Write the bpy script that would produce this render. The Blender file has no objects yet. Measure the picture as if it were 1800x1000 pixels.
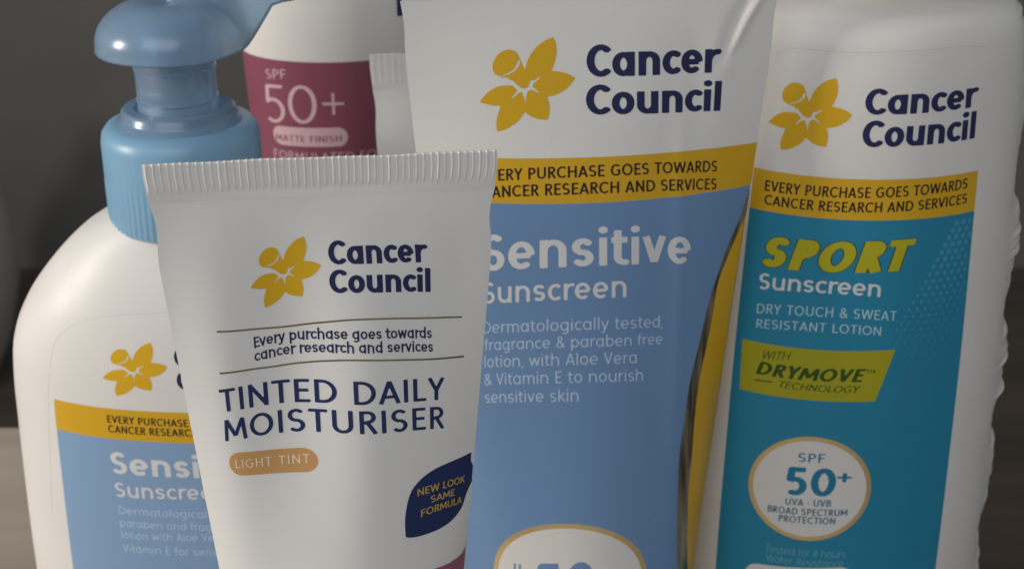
import bpy, math, random
import numpy as np

# ------------------------------------------------------------------ camera, light, exposure
scene = bpy.context.scene
CAM_H, PITCH, FOCAL = 290.0, math.radians(24), 2600.0      # millimetres, radians, pixels per 1800 wide
MM = 0.001
cam = bpy.data.cameras.new('camera')
cam_o = bpy.data.objects.new('camera', cam)
scene.collection.objects.link(cam_o)
cam_o.location = (0, 0, CAM_H * MM)
cam_o.rotation_euler = (math.pi / 2 - PITCH, 0, 0)
cam.sensor_width = 36.0
cam.lens = 36.0 * FOCAL / 1800.0
cam.clip_start, cam.clip_end = 0.02, 50
cam.dof.use_dof = True
cam.dof.focus_distance = 0.300
cam.dof.aperture_fstop = 28.0
scene.camera = cam_o

world = bpy.data.worlds.new('World'); scene.world = world; world.use_nodes = True
world.node_tree.nodes['Background'].inputs[0].default_value = (0.92, 0.96, 1.0, 1)
world.node_tree.nodes['Background'].inputs[1].default_value = 0.125

def area_light(name, loc, target, sx, sy, power, col):
    l = bpy.data.lights.new(name, 'AREA'); l.shape = 'RECTANGLE'
    l.size, l.size_y, l.energy, l.color = sx, sy, power, col
    o = bpy.data.objects.new(name, l); scene.collection.objects.link(o)
    o.location = loc
    d = np.array(target) - np.array(loc)
    from mathutils import Vector
    o.rotation_euler = Vector(d).to_track_quat('-Z', 'Y').to_euler()
    return o
area_light('window_light', (-1.25, 0.06, 0.52), (0.0, 0.33, 0.14), 0.22, 0.34, 5.7, (1.0, 0.925, 0.82))
area_light('room_light', (-0.25, -0.85, 1.05), (0.0, 0.33, 0.12), 1.3, 0.9, 3.5, (0.97, 0.98, 1.0))
scene.view_settings.view_transform = 'Standard'
scene.view_settings.look = 'None'
scene.view_settings.exposure = 1.05
scene.view_settings.gamma = 1.0
scene.view_settings.use_curve_mapping = False

# ------------------------------------------------------------------ surfaces of the packages (millimetres)
#SHAPES-BEGIN
PI = math.pi
def sstep(a, b, x):
    t = np.clip((x - a) / (b - a), 0, 1); return t * t * (3 - 2 * t)

class Tube:
    """squeeze tube standing on its cap: round at the cap, pressed flat at the crimp"""
    def __init__(s, loc, yaw, R, W, z0, zb, zt, dents=(), curl=0.0, pinch=0.03, creases=()):
        s.pinch, s.creases = pinch, creases
        s.loc, s.yaw, s.R, s.W, s.z0, s.zb, s.zt, s.dents, s.curl = loc, yaw, R, W, z0, zb, zt, dents, curl
        s.zlo, s.zhi = z0, zb
        s.smax = PI / 2 * R
    def phi(s, u, z): return u / s.R
    def local(s, u, z, off=0.0):
        phi = np.asarray(u) / s.R + 0 * np.asarray(z); z = np.asarray(z) + 0 * phi
        t = np.clip((z - s.z0) / (s.zb - s.z0), 0, 1)
        front = np.where(np.cos(phi) >= 0, 1, -1)
        ph = np.where(np.abs(phi) > PI / 2, np.sign(phi) * PI - phi, phi)
        a = s.R + (s.W - s.R) * t
        a = a * (1 - s.pinch * np.exp(-((z - s.zb + 5) / 5.0) ** 2))
        b = s.R * (1 - t ** 1.15) + 0.55 * t
        x = a * ((1 - t) * np.sin(ph) + t * ph / (PI / 2))
        y = -b * np.cos(ph) * front
        for (px, pz, sx, sz, amp) in s.dents:
            y = y + np.where(front > 0, 1 - t ** 8, 0.0) * np.abs(np.cos(ph)) ** 0.7 * amp * np.exp(-((u - px) / sx) ** 2 - ((z - pz) / sz) ** 2)
        for (u0, z0, u1, z1, wd, amp) in s.creases:
            L = math.hypot(u1 - u0, z1 - z0); dx, dz = (u1 - u0) / L, (z1 - z0) / L
            q = (u - u0) * dx + (z - z0) * dz; e = -(u - u0) * dz + (z - z0) * dx
            y = y + np.where(front > 0, 1.0, 0.0) * amp * np.exp(-(e / wd) ** 2) * sstep(-0.1 * L, 0.25 * L, q) * (1 - sstep(0.7 * L, 1.15 * L, q))
        y = y + s.curl * t * t * (ph / (PI / 2)) ** 2
        return np.stack([x, y, z], -1)

class Bottle:
    """oval bottle: half widths a(z), half depths b(z) from tables, exponent n"""
    def __init__(s, loc, yaw, prof, n=2.0, right=None, lean=0.0, dents=()):
        s.loc, s.yaw, s.n, s.right, s.lean = loc, yaw, n, right, lean
        s.pz, s.pa, s.pb = [np.array(v, float) for v in zip(*prof)]
        s.zlo, s.zhi = s.pz[0], s.pz[-1]
        am, bm = s.pa.max(), s.pb.max()
        th = np.linspace(-PI, PI, 1441)
        q = s.shape(th, am, bm)
        ds = np.r_[0, np.cumsum(np.hypot(np.diff(q[0]), np.diff(q[1])))]
        s.tab_s, s.tab_t = ds - ds[720], th
        s.smax = np.interp(PI / 2, th, s.tab_s)
    def shape(s, th, a, b):
        e = 2.0 / s.n
        return (a * np.sign(np.sin(th)) * np.abs(np.sin(th)) ** e, -b * np.sign(np.cos(th)) * np.abs(np.cos(th)) ** e)
    def prof(s, z):
        # smooth (monotone cubic-like) interpolation of the profile tables
        def it(v):
            i = np.clip(np.searchsorted(s.pz, z) - 1, 0, len(s.pz) - 2)
            h = s.pz[i + 1] - s.pz[i]; t = np.clip((z - s.pz[i]) / h, 0, 1)
            sl = np.diff(v) / np.diff(s.pz)
            m = np.zeros(len(v)); m[0], m[-1] = sl[0], sl[-1]
            for k in range(1, len(v) - 1):
                m[k] = 0 if sl[k - 1] * sl[k] <= 0 else 2 * sl[k - 1] * sl[k] / (sl[k - 1] + sl[k])
            return (v[i] * (2 * t ** 3 - 3 * t * t + 1) + h * m[i] * (t ** 3 - 2 * t * t + t)
                    + v[i + 1] * (3 * t * t - 2 * t ** 3) + h * m[i + 1] * (t ** 3 - t * t))
        return it(s.pa), it(s.pb)
    def local(s, u, z, off=0.0):
        th = np.interp(np.asarray(u) + 0.0 * np.asarray(z), s.tab_s, s.tab_t); z = np.asarray(z) + 0 * th
        a, b = s.prof(z)
        x, y = s.shape(th, a, b)
        if s.right is not None:
            rz, ra = s.right
            extra = np.interp(z, rz, ra) - a
            wgt = np.where(np.sin(th) > 0, sstep(0.87, 0.975, np.sin(th)), 0.0)
            x = x + wgt * extra
        x = x + s.lean * z
        return np.stack([x, y, z], -1)

def world_of(S, P):
    c, s = math.cos(S.yaw), math.sin(S.yaw)
    x, y = P[..., 0], P[..., 1]
    return np.stack([x * c - y * s + S.loc[0], x * s + y * c + S.loc[1], P[..., 2]], -1)

RAG = [(-1, 42.6), (20, 42.8), (39.7, 43.1), (47.5, 42.5), (51.4, 41.2), (56.2, 39.4), (61.0, 40.9), (64.8, 42.4), (74.1, 42.1), (81.5, 42.3),
       (85.1, 41.0), (89.6, 39.2), (92.3, 39.3), (95.9, 39.9), (99.4, 41.5), (109.9, 41.5), (116.7, 41.5), (122.6, 39.0), (126.0, 37.8),
       (130.1, 38.8), (135.1, 39.8), (141.6, 40.7), (149.6, 40.2), (155.9, 37.7), (159.0, 36.5), (166.0, 35.9), (171.3, 37.3), (177.4, 38.2),
       (188.5, 36.8), (199.3, 35.1), (202.8, 33.7), (206.4, 32.0)]
def ragged():
    """torn outline of the tall bottle's right side, with fine chips added"""
    rz = np.linspace(-1, 206.4, 1000)
    ra = np.interp(rz, [p[0] for p in RAG], [p[1] for p in RAG])
    rng = np.random.RandomState(5)
    n = np.interp(rz, np.arange(-2, 210, 0.95), rng.randn(len(np.arange(-2, 210, 0.95))))
    n2 = np.interp(rz, np.arange(-2, 210, 3.1), rng.randn(len(np.arange(-2, 210, 3.1))))
    return rz, ra + 0.36 * n + 0.28 * n2

front = Tube((-36.0, 265.3), math.radians(7.0), 19.2, 33.3, 24, 190.6, 198.3,
             dents=((-8, 162, 10, 45, 3.1), (-22, 158, 6, 40, -1.1), (6, 150, 8, 50, -0.9), (25, 176, 5, 13, 1.6), (-14, 100, 8, 30, 0.6), (12, 183, 8, 5, 0.5)))
sens = Tube((17.8, 327.3), math.radians(6.0), 28.0, 42.9, 26, 214.5, 226,
            dents=((24, 196, 6, 16, 0.9), (31, 203, 4, 12, -1.0), (-24, 190, 12, 30, -0.5), (21.5, 150, 2.4, 45, -0.55), (17, 120, 5, 60, 0.5)), pinch=0.012, creases=((41, 215.5, 33, 201, 0.95, -0.8), (37, 214, 30, 198, 1.5, 0.5)))
small = Tube((-18.6, 390.6), math.radians(3.0), 12.4, 19.6, 20, 174.5, 184.5)
pump = Bottle((-84.4, 360.2), math.radians(-4.0),
              [(0, 48, 24), (2, 51.5, 27), (5, 53, 28.5), (38.9, 53, 28.5), (98.8, 51.4, 28.3), (112.7, 50.2, 28), (119.6, 48.4, 27.4), (128, 44.3, 26),
               (137.1, 37.5, 23.2), (146, 28.6, 19.2), (150.7, 21.5, 17), (152.5, 18, 15.5)], n=2.35)
rz_, ra_ = ragged()
sport = Bottle((88.2, 366.0), math.radians(2.0),
               [(0, 43, 31), (2, 46, 34.5), (5, 47.4, 36), (45, 47.4, 36), (110, 46.0, 35.4), (160, 43.4, 34.2), (190, 41.5, 33), (200, 40.2, 31.9), (204, 38.8, 30.5), (206.4, 36, 28),
                (207.4, 32, 24.5), (208, 24, 18.6), (208.2, 13.5, 12)], n=2.0, right=(np.r_[rz_, 207.4, 208, 208.2], np.r_[ra_ * 1.018 + 4.4, 32.5, 24, 13.5]))
pink = Bottle((-54.2, 455.1), math.radians(8.0),
              [(0, 22, 17), (2, 24, 19), (6, 25.2, 20), (70, 26.2, 20.5), (131.8, 28.2, 21.5), (165.9, 30, 22.5), (185, 30.7, 23), (200, 30.2, 22.5), (210, 25, 19), (214, 17, 15)], n=2.0)
SURF = dict(front=front, sens=sens, small=small, pump=pump, sport=sport, pink=pink)
#SHAPES-END
#PRINT-BEGIN
PRINT = {
    'front_cancer': [(0.24, 176.89), (17.27, 176.25), (0.47, 181.7), (8.6, 176.83)],
    'front_council': [(0.17, 171.09), (18.22, 170.0), (0.39, 175.85), (8.95, 170.97)],
    'front_every': [(-13.8, 159.95), (18.32, 160.26), (-13.66, 162.11), (2.52, 161.7)],
    'front_research': [(-13.9, 157.06), (18.52, 157.3), (-13.75, 159.22), (3.39, 158.89)],
    'front_line1': [(-20.6, 163.89), (-14.27, 163.86), (-8.12, 163.94), (-2.08, 164.88), (3.88, 165.69), (9.91, 165.53), (16.26, 164.79), (24.65, 163.77)],
    'front_line2': [(-20.96, 155.02), (-14.01, 155.5), (-10.63, 155.65), (-5.49, 156.35), (-1.26, 156.97), (3.52, 157.36), (9.6, 156.94), (18.39, 155.73), (25.46, 155.11)],
    'front_tinted': [(-21.58, 146.53), (20.97, 146.37), (-21.0, 151.44), (1.33, 148.08)],
    'front_moist': [(-21.34, 140.05), (21.01, 139.96), (-20.76, 144.93), (0.66, 141.88)],
    'front_pill': [(-18.57, 135.04), (-6.13, 135.66), (-18.84, 132.45)],
    'front_light': [(-19.69, 134.1), (-5.02, 135.1), (-19.48, 136.05), (-11.96, 134.51)],
    'front_leaf': [(12.04, 117.41), (12.03, 121.61), (12.72, 125.58), (13.85, 128.12), (16.11, 130.09), (19.0, 131.26), (22.43, 131.76), (26.5, 132.09), (29.11, 132.29), (29.15, 130.1), (31.07, 126.85), (28.27, 122.67), (26.83, 119.83), (23.85, 117.83), (20.21, 116.92), (15.92, 116.73), (13.49, 116.97)],
    'front_new': [(14.79, 126.04), (27.16, 125.65), (14.82, 127.72), (20.28, 126.09)],
    'front_same': [(17.74, 123.73), (24.15, 123.48), (17.75, 125.32), (20.75, 123.68)],
    'front_formula': [(15.46, 121.12), (26.54, 120.9), (15.49, 122.76), (20.32, 121.27)],
    'front_flower': [(-13.64, 172.54), (-1.1, 176.81), (-3.97, 182.58), (-11.33, 168.04)],
    'front_swirl': [(15.96, 108.09), (20.48, 107.62), (24.55, 107.53), (28.51, 108.18), (30.19, 110.42)],
    'sens_cancer': [(-1.37, 196.99), (29.91, 196.67), (-1.36, 204.15)],
    'sens_council': [(-1.53, 188.61), (31.42, 187.69), (-1.51, 195.35)],
    'sens_flower': [(-26.23, 191.7), (-3.98, 196.94), (-8.97, 205.94), (-22.05, 185.01)],
    'sens_every': [(-26.11, 173.38), (31.51, 173.17), (-26.04, 176.07), (1.49, 174.47)],
    'sens_research': [(-26.06, 169.47), (31.68, 168.86), (-25.99, 172.18), (1.48, 170.53)],
    'sens_bandtop': [(-21.37, 178.33), (-5.45, 179.05), (14.49, 179.26), (26.26, 179.1), (41.43, 179.02)],
    'sens_bandbot': [(-23.2, 168.67), (-5.48, 169.23), (14.57, 168.75), (26.73, 168.22), (41.12, 167.49)],
    'sens_name': [(-26.25, 151.67), (24.61, 151.71), (-26.0, 160.45), (-1.62, 153.64)],
    'sens_sunscreen': [(-26.5, 143.59), (7.81, 145.67), (-26.34, 148.85), (-8.76, 145.57)],
    'sens_t1': [(-26.76, 136.1), (17.27, 136.88), (-26.66, 138.99), (-4.6, 138.31)],
    'sens_t2': [(-26.59, 131.77), (17.21, 132.6), (-26.49, 134.55), (-4.55, 134.14)],
    'sens_t3': [(-26.75, 127.36), (10.42, 129.11), (-26.64, 130.31), (-7.53, 129.72)],
    'sens_t4': [(-26.93, 122.75), (12.09, 124.39), (-26.82, 125.73), (-6.82, 125.35)],
    'sens_t5': [(-26.95, 118.13), (-3.41, 120.78), (-26.83, 121.14), (-14.41, 120.19)],
    'sens_blueedge': [(41.18, 167.2), (41.04, 160.02), (37.45, 153.94), (34.53, 147.19), (31.73, 140.59), (28.99, 130.44), (26.3, 121.28), (24.85, 111.74), (23.57, 102.05), (23.57, 91.8), (24.49, 75.66)],
    'sens_yellowedge': [(41.16, 159.42), (37.96, 150.93), (34.85, 144.78), (33.74, 137.19), (32.27, 129.62), (29.93, 120.29), (28.98, 110.47), (28.77, 100.28), (28.28, 90.01), (29.83, 73.19)],
    'sens_oval': [(-6.03, 71.67), (14.22, 69.42), (-5.4, 89.29)],
    'sens_fifty': [(-13.75, 64.91), (0.46, 66.41), (-13.55, 78.01)],
    'sens_plus': [(1.0, 71.51), (5.26, 71.12), (0.99, 78.46)],
    'sens_spf': [(-16.79, 64.21), (-16.51, 77.6), (-20.19, 63.21)],
    'sport_cancer': [(-7.7, 185.26), (23.91, 185.71), (-8.08, 191.49)],
    'sport_council': [(-7.61, 177.39), (24.82, 177.91), (-8.0, 183.88)],
    'sport_flower': [(-32.77, 181.41), (-10.75, 185.22), (-15.93, 193.49), (-28.49, 174.88)],
    'sport_band': [(-35.64, 169.18), (27.1, 169.72), (-35.26, 159.11), (27.26, 159.17)],
    'sport_every': [(-31.76, 164.21), (23.84, 165.43), (-32.08, 166.92)],
    'sport_research': [(-31.52, 160.72), (24.13, 161.6), (-31.82, 163.32)],
    'sport_panel': [(-35.26, 159.11), (27.26, 159.17), (-31.24, 55.03), (28.48, 54.6)],
    'sport_name': [(-31.11, 144.76), (7.46, 145.96), (-32.05, 152.89)],
    'sport_sunscreen': [(-30.56, 138.43), (1.24, 139.13), (-31.05, 142.79), (-14.58, 139.69)],
    'sport_dry': [(-30.33, 131.94), (6.18, 132.49), (-30.61, 134.54), (-12.14, 133.46)],
    'sport_resist': [(-30.07, 127.91), (2.43, 128.64), (-30.32, 130.37), (-13.78, 129.3)],
    'sport_banner': [(-33.52, 124.07), (6.82, 124.66), (2.73, 110.34), (-32.96, 109.9)],
    'sport_with': [(-28.0, 119.75), (-20.66, 120.6), (-28.23, 122.1)],
    'sport_drymove': [(-28.98, 115.33), (-1.42, 115.93), (-29.33, 118.97)],
    'sport_tm': [(-0.46, 118.31), (1.95, 118.26), (-0.57, 119.43)],
    'sport_tech': [(-22.92, 112.66), (-2.02, 112.87), (-23.09, 114.58)],
    'sport_dash': [(-28.97, 113.54), (-24.38, 113.85)],
    'sport_oval': [(-11.97, 84.09), (4.23, 84.2), (-13.18, 99.71)],
    'sport_spf': [(-15.76, 92.02), (-8.7, 92.36), (-15.99, 94.7)],
    'sport_fifty': [(-18.32, 81.88), (-5.3, 82.46), (-19.04, 90.35)],
    'sport_plus': [(-5.19, 86.24), (-1.16, 86.28), (-5.61, 90.82)],
    'sport_uva': [(-17.92, 78.82), (-6.06, 79.32), (-18.09, 80.88)],
    'sport_broad': [(-22.37, 75.89), (-1.47, 76.61), (-22.53, 77.96)],
    'sport_prot': [(-19.29, 73.5), (-4.39, 73.96), (-19.46, 75.58)],
    'sport_hours': [(-21.99, 63.31), (-0.73, 63.49), (-22.18, 65.79)],
    'sport_water': [(-21.63, 60.49), (-1.08, 60.61), (-21.8, 62.81)],
    'sport_whitepill': [(-23.42, 55.49), (-1.82, 56.98), (-23.69, 59.09)],
    'sport_dots': [(27.84, 157.88), (10.74, 126.53), (22.36, 85.07), (8.24, 112.42)],
    'sport_mould': [(-33.33, 197.69), (-27.5, 199.54), (-15.16, 199.65), (3.25, 200.18), (18.54, 200.49), (27.49, 199.4)],
    'pump_cancer': [(1.25, 119.21), (23.24, 119.51), (1.61, 124.16)],
    'pump_council': [(1.53, 113.02), (22.44, 113.21), (1.93, 117.86)],
    'pump_flower': [(-19.43, 114.9), (-0.83, 119.15), (-5.57, 125.11), (-15.57, 110.13)],
    'pump_band': [(-35.43, 104.95), (5.19, 107.8), (-34.84, 96.29), (6.33, 98.75)],
    'pump_every': [(-18.84, 102.24), (25.74, 102.4), (-18.64, 104.42)],
    'pump_research': [(-18.79, 99.4), (25.49, 99.59), (-18.57, 101.6)],
    'pump_panel': [(-34.71, 95.81), (-34.7, 53.63)],
    'pump_name': [(-19.1, 87.09), (22.64, 87.26), (-18.41, 93.69)],
    'pump_sunscreen': [(-18.68, 80.0), (12.01, 80.88), (-18.22, 84.42)],
    'pump_t1': [(-18.24, 74.77), (20.9, 75.19), (-18.0, 77.1)],
    'pump_t2': [(-18.32, 70.85), (21.79, 71.25), (-18.07, 73.2)],
    'pump_t3': [(-18.22, 67.09), (13.05, 68.0), (-17.97, 69.46)],
    'pump_t4': [(-18.32, 62.92), (20.56, 63.26), (-18.07, 65.31)],
    'pump_mould': [(-40.49, 70.19), (-36.24, 116.09), (-35.42, 122.55), (-30.64, 127.88), (-19.82, 131.21), (0.82, 133.09)],
    'pink_edge': [(-10.97, 170.27)],
    'pink_spf': [(-25.55, 163.89), (-17.97, 164.66), (-25.14, 166.82)],
    'pink_fifty': [(-27.6, 149.64), (-8.59, 151.08), (-25.6, 161.9)],
    'pink_plus': [(-6.75, 153.85), (0.11, 153.73), (-6.3, 160.74)],
    'pink_pill': [(-22.03, 146.12), (-2.25, 146.65), (-22.44, 143.07)],
    'pink_matte': [(-24.14, 144.3), (-1.22, 145.13), (-23.84, 146.4)],
    'pink_form': [(-25.77, 138.38), (12.79, 139.21), (-25.36, 141.1)],
    'pink_navy': [(17.81, 182.64), (34.25, 179.53), (18.39, 194.52)],
}
#PRINT-END

# ------------------------------------------------------------------ helpers: objects, materials
def link(o, parent=None):
    scene.collection.objects.link(o)
    if parent is not None: o.parent = parent
    return o
def mesh_obj(name, verts, faces, mat, parent=None, smooth=True, angle=None):
    me = bpy.data.meshes.new(name)
    me.from_pydata([tuple(float(c) * MM for c in v) for v in verts], [], faces)
    me.materials.append(mat)
    me.update()
    if smooth:
        me.polygons.foreach_set('use_smooth', [True] * len(me.polygons))
        if angle is not None: me.set_sharp_from_angle(angle=math.radians(angle))
    return link(bpy.data.objects.new(name, me), parent)
def thing(name, label, cat, S=None, loc=None, yaw=0.0):
    o = bpy.data.objects.new(name, None); o.empty_display_size = 0.01
    if S is not None: loc, yaw = (S.loc[0], S.loc[1], 0), S.yaw
    o.location = tuple(c * MM for c in loc); o.rotation_euler = (0, 0, yaw)
    o['label'] = label; o['category'] = cat
    return link(o)

MATS = {}
def mat(name, col, rough=0.4, metal=0.0, sub=0.0, subr=(1, 1, 1), trans=0.0, coat=0.0, bump=0.0, bscale=60.0, vary=0.0, spec=None, dust=0.0):
    if name in MATS: return MATS[name]
    if spec is None: spec = 0.25 if 'ink' in name else 0.5
    m = bpy.data.materials.new(name); m.use_nodes = True
    nt = m.node_tree; p = nt.nodes['Principled BSDF']
    p.inputs['Base Color'].default_value = (*col, 1)
    p.inputs['Roughness'].default_value = rough
    p.inputs['Metallic'].default_value = metal
    p.inputs['Specular IOR Level'].default_value = spec
    p.inputs['Transmission Weight'].default_value = trans
    p.inputs['Coat Weight'].default_value = coat
    p.inputs['Coat Roughness'].default_value = 0.08
    if sub:
        p.inputs['Subsurface Weight'].default_value = sub
        p.inputs['Subsurface Radius'].default_value = subr
        p.inputs['Subsurface Scale'].default_value = 0.003
    tc = nt.nodes.new('ShaderNodeTexCoord')
    if vary:
        n = nt.nodes.new('ShaderNodeTexNoise'); n.inputs['Scale'].default_value = 45; n.inputs['Detail'].default_value = 6
        nt.links.new(tc.outputs['Object'], n.inputs['Vector'])
        r = nt.nodes.new('ShaderNodeMapRange')
        r.inputs['From Min'].default_value, r.inputs['From Max'].default_value = 0.3, 0.7
        r.inputs['To Min'].default_value, r.inputs['To Max'].default_value = rough - vary, rough + vary
        nt.links.new(n.outputs['Fac'], r.inputs['Value']); nt.links.new(r.outputs['Result'], p.inputs['Roughness'])
        mx = nt.nodes.new('ShaderNodeMix'); mx.data_type = 'RGBA'
        mx.inputs['A'].default_value = (*[c * 0.97 for c in col], 1); mx.inputs['B'].default_value = (*[min(1, c * 1.03) for c in col], 1)
        nt.links.new(n.outputs['Fac'], mx.inputs['Factor']); nt.links.new(mx.outputs['Result'], p.inputs['Base Color'])
    if bump:
        n = nt.nodes.new('ShaderNodeTexNoise'); n.inputs['Scale'].default_value = bscale; n.inputs['Detail'].default_value = 3
        nt.links.new(tc.outputs['Object'], n.inputs['Vector'])
        b = nt.nodes.new('ShaderNodeBump'); b.inputs['Strength'].default_value = bump; b.inputs['Distance'].default_value = 0.001
        nt.links.new(n.outputs['Fac'], b.inputs['Height']); nt.links.new(b.outputs['Normal'], p.inputs['Normal'])
    if dust:                                                   # sparse dust specks and tiny scuffs
        vo = nt.nodes.new('ShaderNodeTexVoronoi'); vo.inputs['Scale'].default_value = 150
        nt.links.new(tc.outputs['Object'], vo.inputs['Vector'])
        sp = nt.nodes.new('ShaderNodeSeparateColor'); nt.links.new(vo.outputs['Color'], sp.inputs['Color'])
        g1 = nt.nodes.new('ShaderNodeMath'); g1.operation = 'GREATER_THAN'; g1.inputs[1].default_value = 0.93
        nt.links.new(sp.outputs['Red'], g1.inputs[0])
        g2 = nt.nodes.new('ShaderNodeMath'); g2.operation = 'LESS_THAN'; g2.inputs[1].default_value = 0.035
        nt.links.new(vo.outputs['Distance'], g2.inputs[0])
        g3 = nt.nodes.new('ShaderNodeMath'); g3.operation = 'MULTIPLY'
        nt.links.new(g1.outputs[0], g3.inputs[0]); nt.links.new(g2.outputs[0], g3.inputs[1])
        g4 = nt.nodes.new('ShaderNodeMath'); g4.operation = 'MULTIPLY'; g4.inputs[1].default_value = dust
        nt.links.new(g3.outputs[0], g4.inputs[0])
        md = nt.nodes.new('ShaderNodeMix'); md.data_type = 'RGBA'; md.inputs['B'].default_value = (0.10, 0.085, 0.07, 1)
        prev = p.inputs['Base Color'].links[0].from_socket if p.inputs['Base Color'].links else None
        if prev: nt.links.new(prev, md.inputs['A'])
        else: md.inputs['A'].default_value = (*col, 1)
        nt.links.new(g4.outputs[0], md.inputs['Factor']); nt.links.new(md.outputs['Result'], p.inputs['Base Color'])
    MATS[name] = m
    return m
WHITE = mat('white_tube_plastic', (0.72, 0.71, 0.685), 0.36, sub=0.12, subr=(1, .9, .8), bump=0.12, bscale=70, vary=0.09, dust=0.6)
WHITE_G = mat('white_glossy_laminate', (0.73, 0.715, 0.685), 0.24, bump=0.09, bscale=45, vary=0.09, dust=0.5)
WHITE_B = mat('white_bottle_plastic', (0.725, 0.70, 0.67), 0.42, sub=0.12, subr=(1, .9, .8), bump=0.08, bscale=60, vary=0.09, dust=0.6)
NAVY = mat('navy_ink', (0.022, 0.024, 0.085), 0.35)
NAVY2 = mat('navy_badge_ink', (0.020, 0.032, 0.105), 0.33)
GOLD = mat('flower_yellow_ink', (0.66, 0.385, 0.018), 0.35, vary=0.04)
BANDY = mat('band_yellow_ink', (0.64, 0.37, 0.02), 0.33, vary=0.05)
BROWN = mat('dark_brown_ink', (0.030, 0.018, 0.015), 0.4)
BLUE = mat('cornflower_blue_ink', (0.155, 0.27, 0.465), 0.27, vary=0.05)
BLUE_P = mat('soft_blue_label_ink', (0.23, 0.355, 0.545), 0.40, vary=0.05)
TEAL = mat('teal_label_ink', (0.024, 0.225, 0.365), 0.38, vary=0.05)
TEALDOT = mat('pale_teal_ink', (0.07, 0.30, 0.44), 0.4)
TEALDOT2 = mat('mid_teal_ink', (0.03, 0.215, 0.33), 0.4)
LIME = mat('lime_yellow_ink', (0.46, 0.41, 0.02), 0.36)
LIME2 = mat('banner_lime_ink', (0.38, 0.35, 0.018), 0.36)
GREEN = mat('dark_green_ink', (0.035, 0.085, 0.012), 0.4)
INKW = mat('white_ink', (0.66, 0.66, 0.67), 0.4)
INKP = mat('pale_blue_ink', (0.46, 0.57, 0.74), 0.4)
INKP2 = mat('faint_blue_ink', (0.44, 0.58, 0.76), 0.4)
INKT = mat('pale_aqua_ink', (0.42, 0.60, 0.68), 0.4)
HOURS = mat('pale_hours_ink', (0.16, 0.42, 0.53), 0.4)
TBLUE = mat('spf_blue_ink', (0.02, 0.19, 0.34), 0.4)
GREYB = mat('grey_blue_ink', (0.06, 0.17, 0.27), 0.4)
FOIL = mat('gold_foil', (0.72, 0.52, 0.22), 0.38, metal=0.55, vary=0.06)
FOILD = mat('dark_bronze_foil', (0.40, 0.31, 0.18), 0.26, metal=0.9, vary=0.08, bump=0.5, bscale=90)
TAN = mat('tan_ink', (0.55, 0.30, 0.115), 0.35)
TANT = mat('cream_ink', (0.80, 0.66, 0.50), 0.4)
GOLDT = mat('gold_ink', (0.50, 0.33, 0.06), 0.35)
ROSE = mat('rose_label_ink', (0.25, 0.075, 0.115), 0.38, vary=0.04)
ROSET = mat('pale_rose_ink', (0.66, 0.45, 0.48), 0.4)
MAUVE = mat('mauve_ink', (0.30, 0.10, 0.16), 0.35)
PUMPB = mat('translucent_blue_plastic', (0.46, 0.66, 0.86), 0.24, trans=0.70, bump=0.05, bscale=40)
COLLARB = mat('blue_collar_plastic', (0.20, 0.38, 0.55), 0.38, bump=0.05, bscale=60)

# ------------------------------------------------------------------ print: distance fields cut into fine sheets that follow a surface
def seg_dist(X, Y, a, b, cut_a, cut_b, h):
    ax, ay = a; dx, dy = b[0] - ax, b[1] - ay
    L = math.hypot(dx, dy) + 1e-9; dx /= L; dy /= L
    t = (X - ax) * dx + (Y - ay) * dy
    tc = np.clip(t, 0, L)
    d = np.hypot(X - ax - tc * dx, Y - ay - tc * dy) - h
    if cut_a: d = np.maximum(d, -t)
    if cut_b: d = np.maximum(d, t - L)
    return d
def poly_dist(X, Y, P):
    P = np.asarray(P, float); d = np.full(X.shape, 1e9); ins = np.zeros(X.shape, bool)
    for i in range(len(P)):
        a, b = P[i], P[(i + 1) % len(P)]
        d = np.minimum(d, seg_dist(X, Y, a, b, False, False, 0))
        if a[1] != b[1]:
            cond = (a[1] > Y) != (b[1] > Y)
            ins ^= cond & (X < (b[0] - a[0]) * (Y - a[1]) / (b[1] - a[1]) + a[0])
    return np.where(ins, -d, d)
def smooth_poly(pts, closed=True, n=8):
    """Catmull-Rom through points"""
    P = [np.array(p, float) for p in pts]; out = []; N = len(P)
    for i in range(N if closed else N - 1):
        g = (lambda k: P[k % N]) if closed else (lambda k: P[min(max(k, 0), N - 1)])
        p0, p1, p2, p3 = g(i - 1), g(i), g(i + 1), g(i + 2)
        for k in range(n):
            t = k / n
            out.append(0.5 * (2 * p1 + (p2 - p0) * t + (2 * p0 - 5 * p1 + 4 * p2 - p3) * t * t + (3 * p1 - p0 - 3 * p2 + p3) * t ** 3))
    if not closed: out.append(P[-1])
    return [tuple(p) for p in out]

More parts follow.
